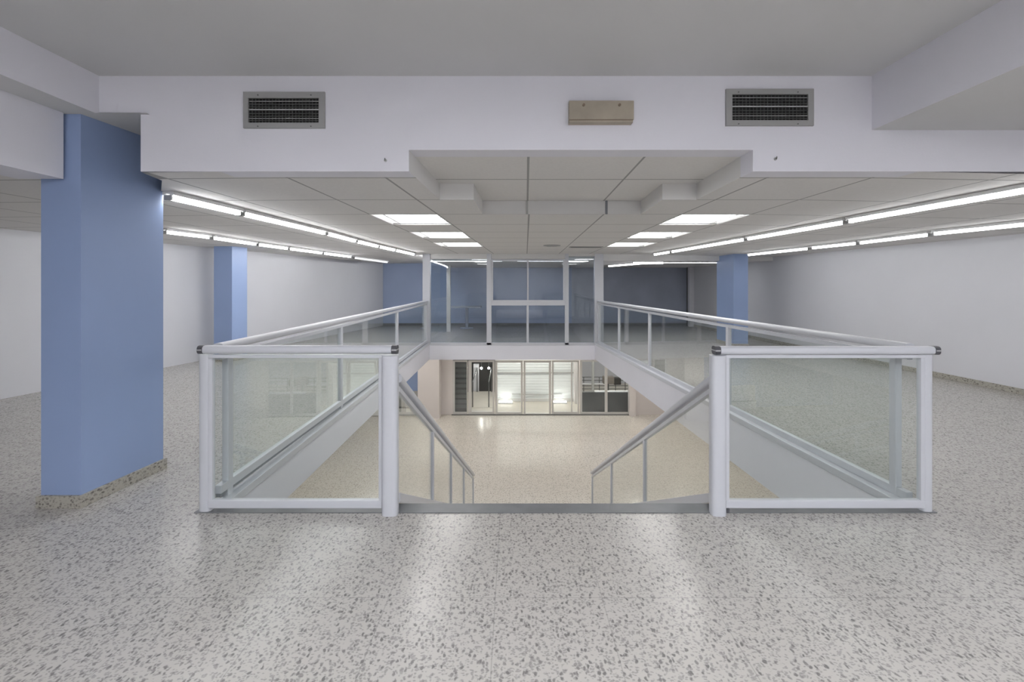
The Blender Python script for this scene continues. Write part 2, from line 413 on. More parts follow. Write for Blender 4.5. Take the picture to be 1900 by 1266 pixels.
bm = B()
hexa(bm, [(xf(Y0), Y0, H+.70), (xf(3.1), 3.1, H+.70), (xf(3.1)-.3, 3.1, H+.70), (xf(Y0)-.3, Y0, H+.70),
          (xf(Y0), Y0, ZS), (xf(3.1), 3.1, ZS), (xf(3.1)-.3, 3.1, ZS), (xf(Y0)-.3, Y0, ZS)])
struct(obj('wall_left_fascia', bm, 'beam'), 'white fascia dropping to the low ceiling at the left', 'fascia')
bm = B()
quad(bm, [(2.41, Y0, H+1.035), (2.41, BY, H+1.035), (2.41, BY, UC), (2.41, Y0, UC)])
struct(obj('wall_right_beam_face', bm, 'beam'))
bm = B()
quad(bm, [(2.41, Y0, H+1.035), (WR(Y0), Y0, H+1.035), (WR(BY), BY, H+1.035), (2.41, BY, H+1.035)])
struct(obj('ceiling_soffit_right', bm, 'upper'))
# low ceiling over the left bay near the viewer
bm = B()
quad(bm, [(WL(Y0), Y0, H+.702), (xf(Y0)-.28, Y0, H+.702), (-3.28, 3.1, H+.702), (WL(3.1), 3.1, H+.702)])
# ------------------------------------------------------------------ columns
def column(name, poly, z1, label, group='blue painted columns', plinth=True):
    cx = sum(p[0] for p in poly)/4; cy = sum(p[1] for p in poly)/4
    t = thing(name, (cx, cy, 0), label, 'column', group)
    bm2 = B(); prism(bm2, poly, .002, z1); obj('shaft', bm2, 'blue', t)
    if plinth:
        P = [(cx+(x-cx)*1.0+math.copysign(.018, x-cx), cy+(y-cy)*1.0+math.copysign(.018, y-cy)) for x, y in poly]
        bm2 = B(); prism(bm2, P, .001, .083); q = obj('plinth', bm2, 'skirt', t); q['label'] = 'speckled terrazzo plinth'
    return t
bm.free()
column('blue_column', [(-3.17, 3.12), (-2.903, 3.12), (-2.84, 3.77), (-3.107, 3.77)], ZS, 'large blue column in the left foreground with terrazzo plinth')
column('blue_column', [(-5.80, 9.0), (-5.45, 9.0), (-5.38, 9.39), (-5.73, 9.39)], zc(-5.6), 'smaller blue column standing in front of the left wall')
column('blue_column', [(X_(1361, 11), 11), (X_(1388, 11), 11), (X_(1388, 11)+.02, 11.95), (X_(1361, 11)+.02, 11.95)], zc(5.3), 'blue column by the right wall, behind the right balustrade')

# ------------------------------------------------------------------ balustrades
HRTOP = H-.42-.0
def handrail(t, p0, p1, caps=(False, False), w=.066, h=.054, outdir=None):
    bm = B(); sweep(bm, p0, p1, oval(w, h, 24, 2.8)); r = obj('handrail', bm, 'alu', t, smooth=True)
    d = (Vector(p1)-Vector(p0)).normalized()
    for c, p, s in ((caps[0], Vector(p0), -1), (caps[1], Vector(p1), 1)):
        if c:
            bm = B(); sweep(bm, p+d*s*.0, p+d*s*.034, oval(w*1.05, h*1.05, 24, 2.8)); e = obj('end_cap', bm, 'cap', r, smooth=True); e['label'] = 'dark grey plastic end cap'
            bm = B(); sweep(bm, p+d*s*.004, p+d*s*.0355, [(-w*.54, -.003), (w*.54, -.003), (w*.54, .004), (-w*.54, .004)]); obj('cap_strip', bm, 'capline', r)
    return r
def front_panel(t, xa, xb, ca, cb, y=3.06):
    """xa..xb clear frame between posts; ca / cb: (x0, x1, roundness) of the posts"""
    zt = H-.42
    for (x0, x1, yy, zb, w) in (ca, cb):
        bm = B(); z1 = zt-.045
        sweep(bm, ((x0+x1)/2, yy, zb), ((x0+x1)/2, yy, z1), oval(x1-x0, w, 28, 3.0), False)
        obj('post', bm, 'alu', t, smooth=True)
    tr = B(); box(tr, xa, xb, y-.02, y+.02, Z_(664, y), Z_(658, y)); obj('top_rail', tr, 'alu', t, bevel=.003)
    br = B(); box(br, xa, xb, y-.022, y+.022, Z_(941, y), Z_(927, y)); obj('bottom_rail', br, 'alu', t, bevel=.004)
    for a, b in ((xa, xa+.026), (xb-.026, xb)):
        s = B(); box(s, a, b, y-.018, y+.018, Z_(928, y), Z_(663, y)); obj('stile', s, 'alu', t, bevel=.003)
    g = B(); box(g, xa+.02, xb-.02, y-.004, y+.004, Z_(930, y), Z_(662, y)); obj('glass_panel', g, 'glass', t)
G = 'glass balustrade runs around the stair well'
y = 3.06
t = thing('balustrade', (X_(553, y), y, 0), 'front left glass panel balustrade, between the blue column and the stair opening', 'balustrade', G)
front_panel(t, X_(389, y), X_(711, y), (X_(369, y), X_(391, y), y+.02, .0, .07), (X_(709, 3.03), X_(739, 3.03), 3.035, .0, .085))
handrail(t, (X_(381, 3.05), 3.05, H-.43), (X_(728, 3.05), 3.05, H-.43), (True, True))
t = thing('balustrade', (X_(1530, y), y, 0), 'front right glass panel balustrade beside the stair opening', 'balustrade', G)
front_panel(t, X_(1344, y), X_(1712, y), (X_(1318, 3.03), X_(1346, 3.03), 3.035, .0, .085), (X_(1710, y), X_(1730, y), y+.02, .0, .07))
handrail(t, (X_(1334, 3.05), 3.05, H-.435), (X_(1728, 3.05), 3.05, H-.435), (True, True))
bm = B(); box(bm, X_(1346, 3.05), X_(1351, 3.05), 3.03, 3.06, 0.006, .035); q = obj('floor_bracket', bm, 'cap', t); q['label'] = 'small black bracket at the post foot'

def side_run(label, f, posts, zb, loc, yend, yst=3.15):
    t = thing('balustrade', loc, label, 'balustrade', G)
    zh = lambda y: H-.43-.0*(y)
    handrail(t, (f(yst), yst, H-.430), (f(yend), yend, H-.455+.02), (False, False), .072, .056)
    def ln(n, zfun, w, h, off=0):
        bm = B(); sweep(bm, (f(yst)+off, yst, zfun(yst)), (f(yend)+off, yend, zfun(yend)), rect(w, h)); return obj(n, bm, 'alu', t, bevel=.003)
    ln('top_rail', lambda y: H-.497, .04, .034)
    ln('bottom_rail', zb, .045, .056)
    bm = B(); sweep(bm, (f(yst), yst, zb(yst)-.038), (f(yend), yend, zb(yend)-.038), rect(.03, .024)); q = obj('gap_shade', bm, 'gap', t); q['label'] = 'dark grey strip drawn as the shaded gap under the rail'  # dark strip paints in the shade of the gap below the rail
    for i, py in enumerate(posts):
        bm = B(); b0 = .001; sweep(bm, (f(py), py, b0), (f(py), py, H-.5), rect(.045, .06), False); obj('post', bm, 'alu', t, bevel=.006)
    for a, b in zip(posts, posts[1:]):
        bm = B()
        pts = []
        for yy in (a+.03, b-.03):
            pts.append((f(yy), yy))
        (xa, ya), (xb, yb) = pts
        hexa(bm, [(xa-.004, ya, zb(ya)), (xa+.004, ya, zb(ya)), (xb+.004, yb, zb(yb)), (xb-.004, yb, zb(yb)),
                  (xa-.004, ya, H-.49), (xa+.004, ya, H-.49), (xb+.004, yb, H-.49), (xb-.004, yb, H-.49)])
        obj('glass_panel', bm, 'glass', t)
    return t
side_run('long glass balustrade running back along the left side of the stair well', XL, [3.26, 5.5, 8.4, 11.58],
         lambda y: .105-.035*(y-3)/8.6, (XL(7), 7, 0), 11.62)
side_run('long glass balustrade running back along the right side of the stair well', XR, [3.26, 5.47, 8.05, 9.85, 11.58],
         lambda y: .06-.01*(y-3)/8.6, (XR(7), 7, 0), 11.62)
# stair rails
def stair_rail(label, xs, ys, ztop, ye, posts):
    x0, x1 = xs; f = lambda y: x0+(x1-x0)*(y-ys)/(ye-ys); z0, z1 = ztop
    zt = lambda y: z0+(z1-z0)*(y-ys)/(ye-ys); zb = lambda y: H-1.455-.503*(y-HE)
    t = thing('stair_rail', (f(ye), ye, LOW), label, 'stair rail', 'sloping glass rails beside the stairs')
    handrail(t, (x0, ys, z0-.027), (x1, ye, z1-.027), (False, False), .066, .062)
    for n, zf, w, h in (('top_rail', lambda y: zt(y)-.098, .036, .036), ('bottom_rail', zb, .04, .065)):
        bm = B(); sweep(bm, (x0, ys, zf(ys)), (x1, ye, zf(ye)), rect(w, h)); obj(n, bm, 'alu', t, bevel=.003)
    for p in posts:
        bm = B(); zlow = max(LOW, -.02-.542*(p-HE)-.02); sweep(bm, (f(p), p, zlow), (f(p), p, zt(p)-.09), rect(.034, .045), False); obj('post', bm, 'alu', t, bevel=.005)
    pp = [ys]+list(posts)
    for a, b in zip(pp, pp[1:]):
        a2, b2 = a+.03, b-.025; bm = B()
        hexa(bm, [(f(a2)-.004, a2, zb(a2)), (f(a2)+.004, a2, zb(a2)), (f(b2)+.004, b2, zb(b2)), (f(b2)-.004, b2, zb(b2)),
                  (f(a2)-.004, a2, zt(a2)-.1), (f(a2)+.004, a2, zt(a2)-.1), (f(b2)+.004, b2, zt(b2)-.1), (f(b2)-.004, b2, zt(b2)-.1)])
        obj('glass_panel', bm, 'glass', t)
stair_rail('sloping glass stair rail on the left side of the stairs', (-.775, -.78), 3.09, (H-.60, H-3.66), 8.97, [4.43, 5.75, 7.24, 8.93])
stair_rail('sloping glass stair rail on the right side of the stairs', (1.335, 1.485), 3.09, (H-.60, H-3.55), 8.8, [4.9, 6.8, 8.76])
# the flight of stairs between them
t = thing('staircase', (.3, 6, LOW), 'terrazzo staircase going down from the dark stone strip', 'staircase')
n = 18; run = (9.0-HE)/n; rise = 3.2/n
for i in range(n-1):
    bm = B(); ztop = -rise*(i+1); ya = HE+run*i
    xa, xb = -.74, 1.28
    hexa(bm, [(xa, ya+.01, ztop-rise-.06), (xb, ya+.01, ztop-rise-.06), (xb, ya+run+.02, ztop-rise-.06), (xa, ya+run+.02, ztop-rise-.06),
              (xa, ya+.01, ztop), (xb, ya+.01, ztop), (xb, ya+run+.02, ztop), (xa, ya+run+.02, ztop)])
    obj('step', bm, 'floor', t)

# ------------------------------------------------------------------ glazed partition on the far edge of the well
YP = YF+.03
def bar(name, px0, px1, py0, py1, m='alu', parent=None, dep=.06, y=YP, bev=.004):
    bm = B(); box(bm, X_(px0, y), X_(px1, y), y-dep/2, y+dep/2, Z_(py1, y), Z_(py0, y)); return obj(name, bm, m, parent, bevel=bev)
w1 = bpy.data.objects.new('window_1', None); C.objects.link(w1); w1.location = (0, YP, 0); struct(w1, 'tall glazed partition with white frame on the far edge of the well', 'partition')
bar('post', 785, 799, 470, 640, parent=w1, dep=.14); bar('post', 1102.5, 1119, 470, 640, parent=w1, dep=.14)
bar('mullion', 903, 912, 470, 640, parent=w1, dep=.08); bar('mullion', 1048, 1055, 470, 640, parent=w1, dep=.08)
bar('mullion', 977, 981, 567, 640, parent=w1)
bar('transom', 912, 1048, 560, 567, parent=w1)
bar('bottom_rail', 799, 1103, 636, 641, parent=w1, dep=.08)
bar('header_panel', 799, 903, 468, 481, 'frame', w1, .05); bar('header_panel', 912, 1048, 468, 481, 'frame', w1, .05)
bar('header_panel', 1055, 1103, 468, 476, 'frame', w1, .05)
sash = bar('sash', 912, 1048, 481.5, 485, parent=w1, dep=.07)
bar('sash_rail', 912, 1048, 557, 560, parent=sash); bar('sash_stile', 912, 915, 485, 557, parent=sash)
bar('sash_stile', 1045, 1048, 485, 557, parent=sash); bar('sash_stile', 978, 981, 485, 557, parent=sash)
for a, b, c, d in ((799, 903, 481, 637), (915, 978, 485, 557), (981, 1045, 485, 557), (912, 977, 567, 637), (981, 1048, 567, 637), (1055, 1103, 476, 637)):
    bar('glass_pane', a, b, c, d, 'glass2', w1, .008, YP, 0)
# inner screen seen through the left pane
bm = B(); box(bm, X_(829, 14.6), X_(836, 14.6), 14.55, 14.65, 0, H+.58)
tag(obj('screen_post', bm, 'frame'), 'cream upright post standing behind the glazed partition at left', 'post')
bm = B(); box(bm, -2.62, X_(829, 14.6), 14.59, 14.61, .0, H+.58)
tag(obj('dividing_screen', bm, 'glass2'), 'dark green glass screen joined to the cream post behind the partition', 'glass screen')
# small table seen dimly through the partition
t = thing('side_table', (X_(868, 15.6), 15.6, 0), 'dark table standing behind the left pane of the partition', 'table')
bm = B(); box(bm, X_(835, 15.6), X_(893, 15.6), 15.4, 15.9, .70, .75); obj('table_top', bm, 'greyblue', t, bevel=.01)
bm = B(); rod(bm, (X_(866, 15.6), 15.65, .02), (X_(866, 15.6), 15.65, .70), .05); obj('leg', bm, 'greyblue', t, smooth=True)
bm = B(); rod(bm, (X_(866, 15.6), 15.65, .001), (X_(866, 15.6), 15.65, .03), .22, 24); obj('foot', bm, 'greyblue', t)

# ------------------------------------------------------------------ air grilles, wooden box and hooks on the cross beam
YG = BY-.01
def grille(px0, px1, py0, py1, ix0, ix1, iy0, iy1, label):
    t = thing('air_grille', (X_((px0+px1)/2, YG), YG, Z_(py1, YG)), label, 'air grille', 'air grilles on the cross beam')
    def bx(n, a, b, c, d, m, y0, y1, bev=0, par=t):
        bm = B(); box(bm, X_(a, YG), X_(b, YG), YG-y1, YG-y0, Z_(d, YG), Z_(c, YG)); return obj(n, bm, m, par, bevel=bev)
    bm = B()
    for a, b, c, d in ((px0, px1, py0, iy0), (px0, px1, iy1, py1), (px0, ix0, iy0, iy1), (ix1, px1, iy0, iy1)):
        box(bm, X_(a, YG), X_(b, YG), YG-.016, YG, Z_(d, YG), Z_(c, YG))
    fr = obj('frame', bm, 'grille', t)
    bx('black_backing', ix0, ix1, iy0, iy1, 'black', .0, .002)  # flat black panel stands in for the unlit duct behind the vanes
    hh = iy1-iy0
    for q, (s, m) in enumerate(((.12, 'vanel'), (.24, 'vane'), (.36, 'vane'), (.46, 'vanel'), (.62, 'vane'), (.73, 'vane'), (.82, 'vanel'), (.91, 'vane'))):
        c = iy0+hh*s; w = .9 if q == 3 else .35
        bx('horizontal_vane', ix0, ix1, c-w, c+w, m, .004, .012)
    bm = B(); nv = 21
    for i in range(1, nv):
        x = X_(ix0+(ix1-ix0)*i/nv, YG); box(bm, x-.0009, x+.0009, YG-.008, YG-.003, Z_(iy1, YG), Z_(iy0, YG))
    obj('vertical_vanes', bm, 'vane', t)
    for a, c in ((px0+25, py0+4.5), (px1-27, py0+4.5), (px0+25, py1-4.5), (px1-27, py1-4.5)):
        bm = B(); p = at(a, c, YG-.016); rod(bm, p, p-Vector((0, .003, 0)), .0045, 10); obj('screw', bm, 'vane', t)
grille(453.5, 604, 172, 239, 463, 593, 183.5, 229, 'left rectangular grey air grille on the white cross beam')
grille(1345.5, 1507.5, 166.5, 234.5, 1357, 1497, 176.5, 224.5, 'right rectangular grey air grille on the white cross beam')
t = thing('wooden_box', (X_(1116, YG), YG, Z_(227, YG)), 'beige wooden box fixed on the cross beam between the grilles', 'wooden box')
bm = B(); box(bm, X_(1056, YG-.05), X_(1176, YG-.05), YG-.055, YG, Z_(222, YG-.05), Z_(187, YG-.05)); obj('board', bm, 'wood', t, bevel=.003)
bm = B(); box(bm, X_(1056, YG-.05), X_(1174, YG-.05), YG-.05, YG, Z_(224, YG-.05), Z_(222, YG-.05)); obj('dark_edge', bm, 'wood2', t)
bm = B(); box(bm, X_(1056, YG-.05), X_(1174, YG-.05), YG-.056, YG, Z_(227.5, YG-.05), Z_(224, YG-.05)); obj('lower_strip', bm, 'wood', t)
for px, py in ((1083, 195), (1149.5, 195)):
    p = at(px, py, YG-.055); bm = B(); rod(bm, p, p-Vector((0, .008, 0)), .009, 14); obj('plug', bm, 'wood2', t)
for px, py, s in ((715.5, 298, 'left'), (1438.5, 295, 'right')):
    p = at(px, py, YG); t = thing('wall_hook', p, 'tiny grey hook on the beam, %s of the raised ceiling tray' % s, 'hook', 'tiny hooks on the cross beam')
    bm = B(); rod(bm, p, p-Vector((0, .006, 0)), .010, 12); obj('rosette', bm, 'grille', t)
    bm = B(); rod(bm, p-Vector((0, .004, 0)), p-Vector((0, .02, 0)), .003, 8); rod(bm, p-Vector((0, .019, 0)), p-Vector((0, .019, -.012)), .003, 8); obj('pin', bm, 'vane', t)

# ------------------------------------------------------------------ recessed lamps in the tile grid
def luminaire(k, n, label):
    y0, y1 = ry(n), ry(n+1); r = .10
    c = [(lx(k, y0), y0), (lx(k+1, y0), y0), (lx(k+1, y1), y1), (lx(k, y1), y1)]
    mx, my = sum(p[0] for p in c)/4, (y0+y1)/2; zb = H+ZC
    t = thing('ceiling_lamp', (mx, my, zb), label, 'ceiling lamp', 'square recessed ceiling lamps')
    def ins(s): return [(mx+(x-mx)*s, my+(y-my)*s) for x, y in c]
    bm = B(); o, i_ = ins(1.0), ins(.965)
    for a in range(4):
        b = (a+1) % 4
        hexa(bm, [(*o[a], zb-.004), (*o[b], zb-.004), (*i_[b], zb-.004), (*i_[a], zb-.004), (*o[a], zb+.01), (*o[b], zb+.01), (*i_[b], zb+.01), (*i_[a], zb+.01)])
    obj('frame', bm, 'white', t)
    bm = B()
    for a in range(4):
        b = (a+1) % 4; quad(bm, [(*i_[a], zb), (*i_[b], zb), (*i_[b], zb+r), (*i_[a], zb+r)])
    quad(bm, [(*p, zb+r) for p in i_])
    obj('housing', bm, 'white', t)
    x0, x1 = max(i_[0][0], i_[3][0])+.02, min(i_[1][0], i_[2][0])-.02
    if k < 0: x0 += .10
    else: x1 -= .10
    for a, b in ((y0+.05, my-.045), (my+.045, y1-.05)):
        bm = B(); box(bm, x0, x1, a, b, zb+.012, zb+.035); obj('diffuser', bm, 'panel', t, bevel=.006)
    bm = B(); box(bm, x0, x1, my-.03, my+.03, zb+.015, zb+.05); obj('divider', bm, 'grille', t)
    xo = x0-.018 if k < 0 else x1+.018
    bm = B(); box(bm, xo-.009, xo+.009, y0+.04, y1-.04, zb+.004, zb+.05); obj('side_rail', bm, 'grille', t)
for (k, n), w in zip(LAMPS, ('nearest', 'middle', 'farthest')*2):
    luminaire(k, n, '%s of the three square recessed lamps %s of the ceiling centre' % (w, 'left' if k < 0 else 'right'))
# ------------------------------------------------------------------ fluorescent battens
def onceil(px, py, drop, z=None):
    d = 5.
    for _ in range(40): 
        x = (px-VX)*d/F; zz = (zc(x) if z is None else z)-drop; d = (zz-H)*F/(VY-py)
    return Vector(((px-VX)*d/F, d, zz))
def batten(a, b, label, group, lit=True, z=None):
    p, q = onceil(*a, .045, z), onceil(*b, .045, z)
    t = thing('fluorescent_batten', (p+q)/2+Vector((0, 0, .045)), label, 'fluorescent lamp', group)
    up = Vector((0, 0, 1)); d = (q-p).normalized(); mx_ = p.x
    bm = B(); sweep(bm, p+up*.028, q+up*.028, rect(.105, .030)); obj('housing', bm, 'white', t)
    bm = B(); sweep(bm, p+d*.015, q-d*.015, oval(.05, .046, 16, 2.4)); obj('tube', bm, ('tube' if mx_ < 0 else 'tube_right') if lit is True else ('tube_dim' if lit == 'dim' else 'white'), t, smooth=True)
    for s, e in ((p, d), (q, -d)):
        bm = B(); sweep(bm, s-up*.002, s+e*.017-up*.002, rect(.06, .05)); obj('end_cap', bm, 'grille', t)
ordn = ['nearest', 'second', 'third', 'fourth', 'fifth', 'sixth', 'seventh']
def row(segs, where):
    for i, s in enumerate(segs):
        w = ordn[i]
        if i == len(segs)-1: w = 'farthest'
        batten(*s, '%s lit fluorescent batten in the %s' % (w, where), 'fluorescent battens in the '+where)
row([((311, 365), (443, 395)), ((448, 396.5), (601, 432)), ((605, 433), (658, 447)), ((660.5, 447.6), (700, 457)), ((702, 457.4), (731, 463.8)), ((733, 464.3), (767, 472))], 'left inner ceiling row, beside the left square lamps')
row([((304, 430), (387, 440)), ((392, 441), (473, 453)), ((477, 453.5), (532, 461)), ((535, 461.4), (596, 469.5)), ((599, 470), (650, 476.5))], 'left outer ceiling row, next to the left wall')
batten((656, 478.5), (718, 487), 'dim last batten of the left outer row near the far blue wall', 'fluorescent battens near the far blue wall', 'dim')
row([((2060, 326), (1577, 410)), ((1570, 412), (1389, 443)), ((1384, 444), (1248, 467)), ((1245, 467.5), (1215, 472.5))], 'right inner ceiling row, beside the right square lamps')
row([((2060, 400), (1734, 433.5)), ((1727, 435), (1597, 450.5)), ((1592, 451.3), (1508, 460)), ((1502, 461), (1389, 473))], 'right outer ceiling row, next to the right wall')
batten((1322, 483), (1290, 485), 'unlit batten left of the right blue column', 'unlit battens', False)
batten((1130, 494), (1195, 488.4), 'slanting lit batten on the dropped ceiling right of the partition', 'fluorescent battens on the dropped ceiling', z=zd)
batten((1173, 488.2), (1231, 488), 'level lit batten at the front edge of the dropped ceiling', 'fluorescent battens on the dropped ceiling', z=zd)
# added fill lamps behind the viewer, they brighten the beam and near ceiling
for x, y_, nm in ((-1.3, -1.9, 'at the left behind the viewer'), (1.3, -1.9, 'at the right behind the viewer'), (.2, -.6, 'nearest behind the viewer')):
    t = thing('rear_fill_lamp', (x, y_, UC-.004), 'added fill lamp on the plaster ceiling, '+nm, 'ceiling lamp', 'added fill lamps behind the viewer')
    bm = B(); box(bm, x-.62, x+.62, y_-.32, y_+.32, UC-.07, UC-.004); obj('housing', bm, 'white', t)
    bm = B(); box(bm, x-.58, x+.58, y_-.28, y_+.28, UC-.078, UC-.07); obj('diffuser', bm, 'rear', t)
for x, y_ in ((4.7, -1.0),):
    t = thing('rear_fill_lamp', (x, y_, H+1.035), 'added fill lamp on the right soffit behind the viewer', 'ceiling lamp', 'added fill lamps behind the viewer')
    bm = B(); box(bm, x-.62, x+.62, y_-.32, y_+.32, H+.965, H+1.031); obj('housing', bm, 'white', t)
    bm = B(); box(bm, x-.58, x+.58, y_-.28, y_+.28, H+.957, H+.965); obj('diffuser', bm, 'rear', t)
for x, y_, nm in ((-1.2, 11.88, 'left'), (1.0, 11.88, 'middle'), (4.9, 12.7, 'right')):  # added thin lamps that brighten the far bay
    t = thing('flush_fill_lamp', (x, y_, zd), 'added narrow fill lamp on the dropped ceiling behind the partition, %s one' % nm, 'ceiling lamp', 'added fill lamps on the dropped ceiling')
    bm = B(); box(bm, x-.92, x+.92, y_-.06, y_+.06, zd-.005, zd-.0005); obj('housing', bm, 'white', t)
    bm = B(); box(bm, x-.90, x+.90, y_-.05, y_+.05, zd-.007, zd-.005); obj('diffuser', bm, 'flush', t)
t = thing('flank_fill_lamp', (-2.23, 13.8, H+.71), 'added fill lamp on the left flank of the dropped ceiling, washing the far left wall', 'lamp')  # added lamp hidden by the header, lights the far left walls
bm = B(); box(bm, -2.24, -2.201, 12.2, 15.4, H+.69, H+.74); obj('housing', bm, 'white', t)
bm = B(); box(bm, -2.265, -2.24, 12.22, 15.38, H+.695, H+.735); obj('diffuser', bm, 'cove', t)
# ceiling vents near the partition
p = onceil(1024, 455.3, 0); t = thing('ceiling_diffuser', p, 'small round grey air outlet in the ceiling near the partition', 'air outlet')
bm = B(); rod(bm, p, p-Vector((0, 0, .012)), .17, 28); obj('ring', bm, 'grille', t)
bm = B(); rod(bm, p-Vector((0, 0, .012)), p-Vector((0, 0, .022)), .11, 28); obj('cone', bm, 'greymid', t)
p = onceil(1087, 458.3, 0); t = thing('slot_diffuser', p, 'dark slot air outlet in the ceiling right of the round one', 'air outlet')
bm = B(); box(bm, p.x-.34, p.x+.34, p.y-.11, p.y+.11, p.z-.012, p.z); obj('frame', bm, 'grille', t)
bm = B(); box(bm, p.x-.31, p.x+.31, p.y-.08, p.y+.08, p.z-.015, p.z-.012); obj('slot', bm, 'vane', t)

# ------------------------------------------------------------------ lower shop
YS = 16.7
bm = B(); quad(bm, [(-9, -1, LOW), (9, -1, LOW), (9, YS+.1, LOW), (-9, YS+.1, LOW)])
struct(obj('floor_lower', bm, 'floor2'))
bm = B()
zlo = -.42
quad(bm, [(-9, -1, zlo), (9, -1, zlo), (9, HE-.28, zlo), (-9, HE-.28, zlo)])
quad(bm, [(-9, HE-.28, zlo), (hl(HE)-.28, HE-.28, zlo), (hl(YF)-.28, YF+.28, zlo), (-9, YF+.28, zlo)])
quad(bm, [(hr(HE)+.28, HE-.28, zlo), (9, HE-.28, zlo), (9, YF+.28, zlo), (hr(YF)+.28, YF+.28, zlo)])
quad(bm, [(-9, YF+.28, zlo), (9, YF+.28, zlo), (9, YS+.1, zlo), (-9, YS+.1, zlo)])
struct(obj('ceiling_lower', bm, 'plain'))
bm = B(); box(bm, -9.1, -9, -1, YS, LOW, zlo); struct(obj('wall_lower_left', bm, 'warmwall'))
bm = B(); box(bm, 9, 9.1, -1, YS, LOW, zlo); struct(obj('wall_lower_right', bm, 'warmwall'))
bm = B(); box(bm, -9, 9, -1.1, -1, LOW, zlo); struct(obj('wall_lower_rear', bm, 'warmwall'))
bm = B(); box(bm, -9, X_(775, YS), YS, YS+.12, LOW, zlo); struct(obj('wall_lower_blue', bm, 'blue'))
bm = B(); box(bm, X_(775, YS), X_(840, YS), YS, YS+.12, LOW, zlo); struct(obj('wall_lower_back', bm, 'warmwall'))
bm = B(); box(bm, X_(1168, YS), 9, YS, YS+.12, LOW, zlo); struct(obj('wall_lower_back_right', bm, 'warmwall'))
bm = B(); box(bm, X_(840, YS), X_(1168, YS), YS, YS+.12, Z_(668, YS), zlo); struct(obj('wall_lower_lintel', bm, 'warmwall'))
bm = B(); box(bm, X_(775, 16.2), X_(815, 16.2), 16.2, YS, LOW, zlo)
tag(obj('wall_pier', bm, 'warmwall'), 'pale pier at the left of the lower shop front', 'pier')
bm = B(); box(bm, X_(1169, 16.5), X_(1180, 16.5), 16.5, YS, LOW, zlo)
tag(obj('wall_pier', bm, 'warmwall'), 'narrow pale pier at the right of the lower shop front', 'pier')
t = thing('wall_counter', (X_(750, 16.5), 16.6, LOW), 'low grey wall unit with white base left of the pale pier', 'wall unit')
bm = B(); box(bm, X_(660, 16.5), X_(774, 16.5), 16.5, YS, LOW+.02, Z_(758, 16.5)); obj('base', bm, 'white', t)
bm = B(); box(bm, X_(660, 16.5), X_(774, 16.5), 16.55, YS, Z_(757, 16.5), Z_(728, 16.5)); obj('panel', bm, 'greymid', t)
bm = B(); box(bm, X_(660, 16.5), X_(774, 16.5), 16.48, YS, Z_(757.8, 16.5), Z_(755.5, 16.5)); obj('ledge', bm, 'darkgrey', t)
# added fill lamps for the lower shop (under the galleries, out of the direct view)
for x in (-4.6, -3.2, 3.9, 5.4):
    for y_ in (4.5, 8.0, 11.5, 15.0):
        t = thing('shop_fill_lamp', (x, y_, zlo), 'added fill lamp number %s from the front under the %s gallery' % (['one', 'two', 'three', 'four'][int((y_-4.5)/3.5)], {-4.6: 'outer left', -3.2: 'inner left', 3.9: 'inner right', 5.4: 'outer right'}[x]), 'ceiling lamp', 'added lower shop fill lamps')
        bm = B(); box(bm, x-.32, x+.32, y_-.32, y_+.32, zlo-.04, zlo); obj('housing', bm, 'white', t)
        bm = B(); box(bm, x-.28, x+.28, y_-.28, y_+.28, zlo-.045, zlo-.04); obj('diffuser', bm, 'low', t)
for x in (-1.3, .3, 1.9):
    y_ = 14.0
    t = thing('shop_fill_lamp', (x, y_, zlo), 'added fill lamp above the lower shop doors, %s' % {-1.3: 'left one', .3: 'middle one', 1.9: 'right one'}[x], 'ceiling lamp', 'added lower shop fill lamps')
    bm = B(); box(bm, x-.32, x+.32, y_-.32, y_+.32, zlo-.04, zlo); obj('housing', bm, 'white', t)
    bm = B(); box(bm, x-.28, x+.28, y_-.28, y_+.28, zlo-.045, zlo-.04); obj('diffuser', bm, 'low', t)
# ---- shop front
def leaf(name, px0, px1, ix0, ix1, iy0, iy1, label, cat='door', top=669, bot=769.5, mid=None, handle=None):
    t = bpy.data.objects.new(name, None); C.objects.link(t); t.location = (X_((px0+px1)/2, YS), YS, LOW); struct(t, label, cat)
    y = YS+.02
    for a, b, c, d, n in ((px0+.4, ix0, top, bot, 'stile'), (ix1, px1-.4, top, bot, 'stile'), (ix0, ix1, top, iy0, 'rail'), (ix0, ix1, iy1, bot, 'rail')):
        bar(n, a, b, c, d, 'frame', t, .07, y, .006)
    if mid:
        for a, b in mid: bar('stile', a, b, iy0, iy1, 'frame', t, .06, y, .004)
    bar('glass_pane', ix0, ix1, iy0, iy1, 'glass2', t, .01, y, 0)
    if handle: bar('handle', handle, handle+1.0, 715, 735, 'rod', t, .05, y-.07, 0)
leaf('window_2', 840, 868, 844, 866, 671.5, 765, 'narrow fixed pane with dark slats, leftmost of the shop front', 'window')
leaf('door_1', 868.5, 918, 875, 914, 672, 763.5, 'leftmost glass door of the lower shop front, showing a ramp')
leaf('door_2', 918.5, 970.5, 923, 966.5, 673, 764.5, 'second glass door of the lower shop front, lit shutter behind')
leaf('door_3', 971, 1023, 975, 1018.5, 673, 767, 'third glass door of the lower shop front, lit shutter behind')
leaf('door_4', 1023.5, 1075, 1027, 1071.5, 672, 764, 'rightmost glass door of the lower shop front', mid=[(1059.5, 1062)])
leaf('window_3', 1075.5, 1168.5, 1080, 1165.5, 671, 765, 'wide fixed window right of the shop doors', 'window', mid=[(1122, 1127)])
bar('trim_11', 838, 1170, 769.3, 770.2, 'rod', None, .12, YS-.02, 0)['kind'] = 'structure'
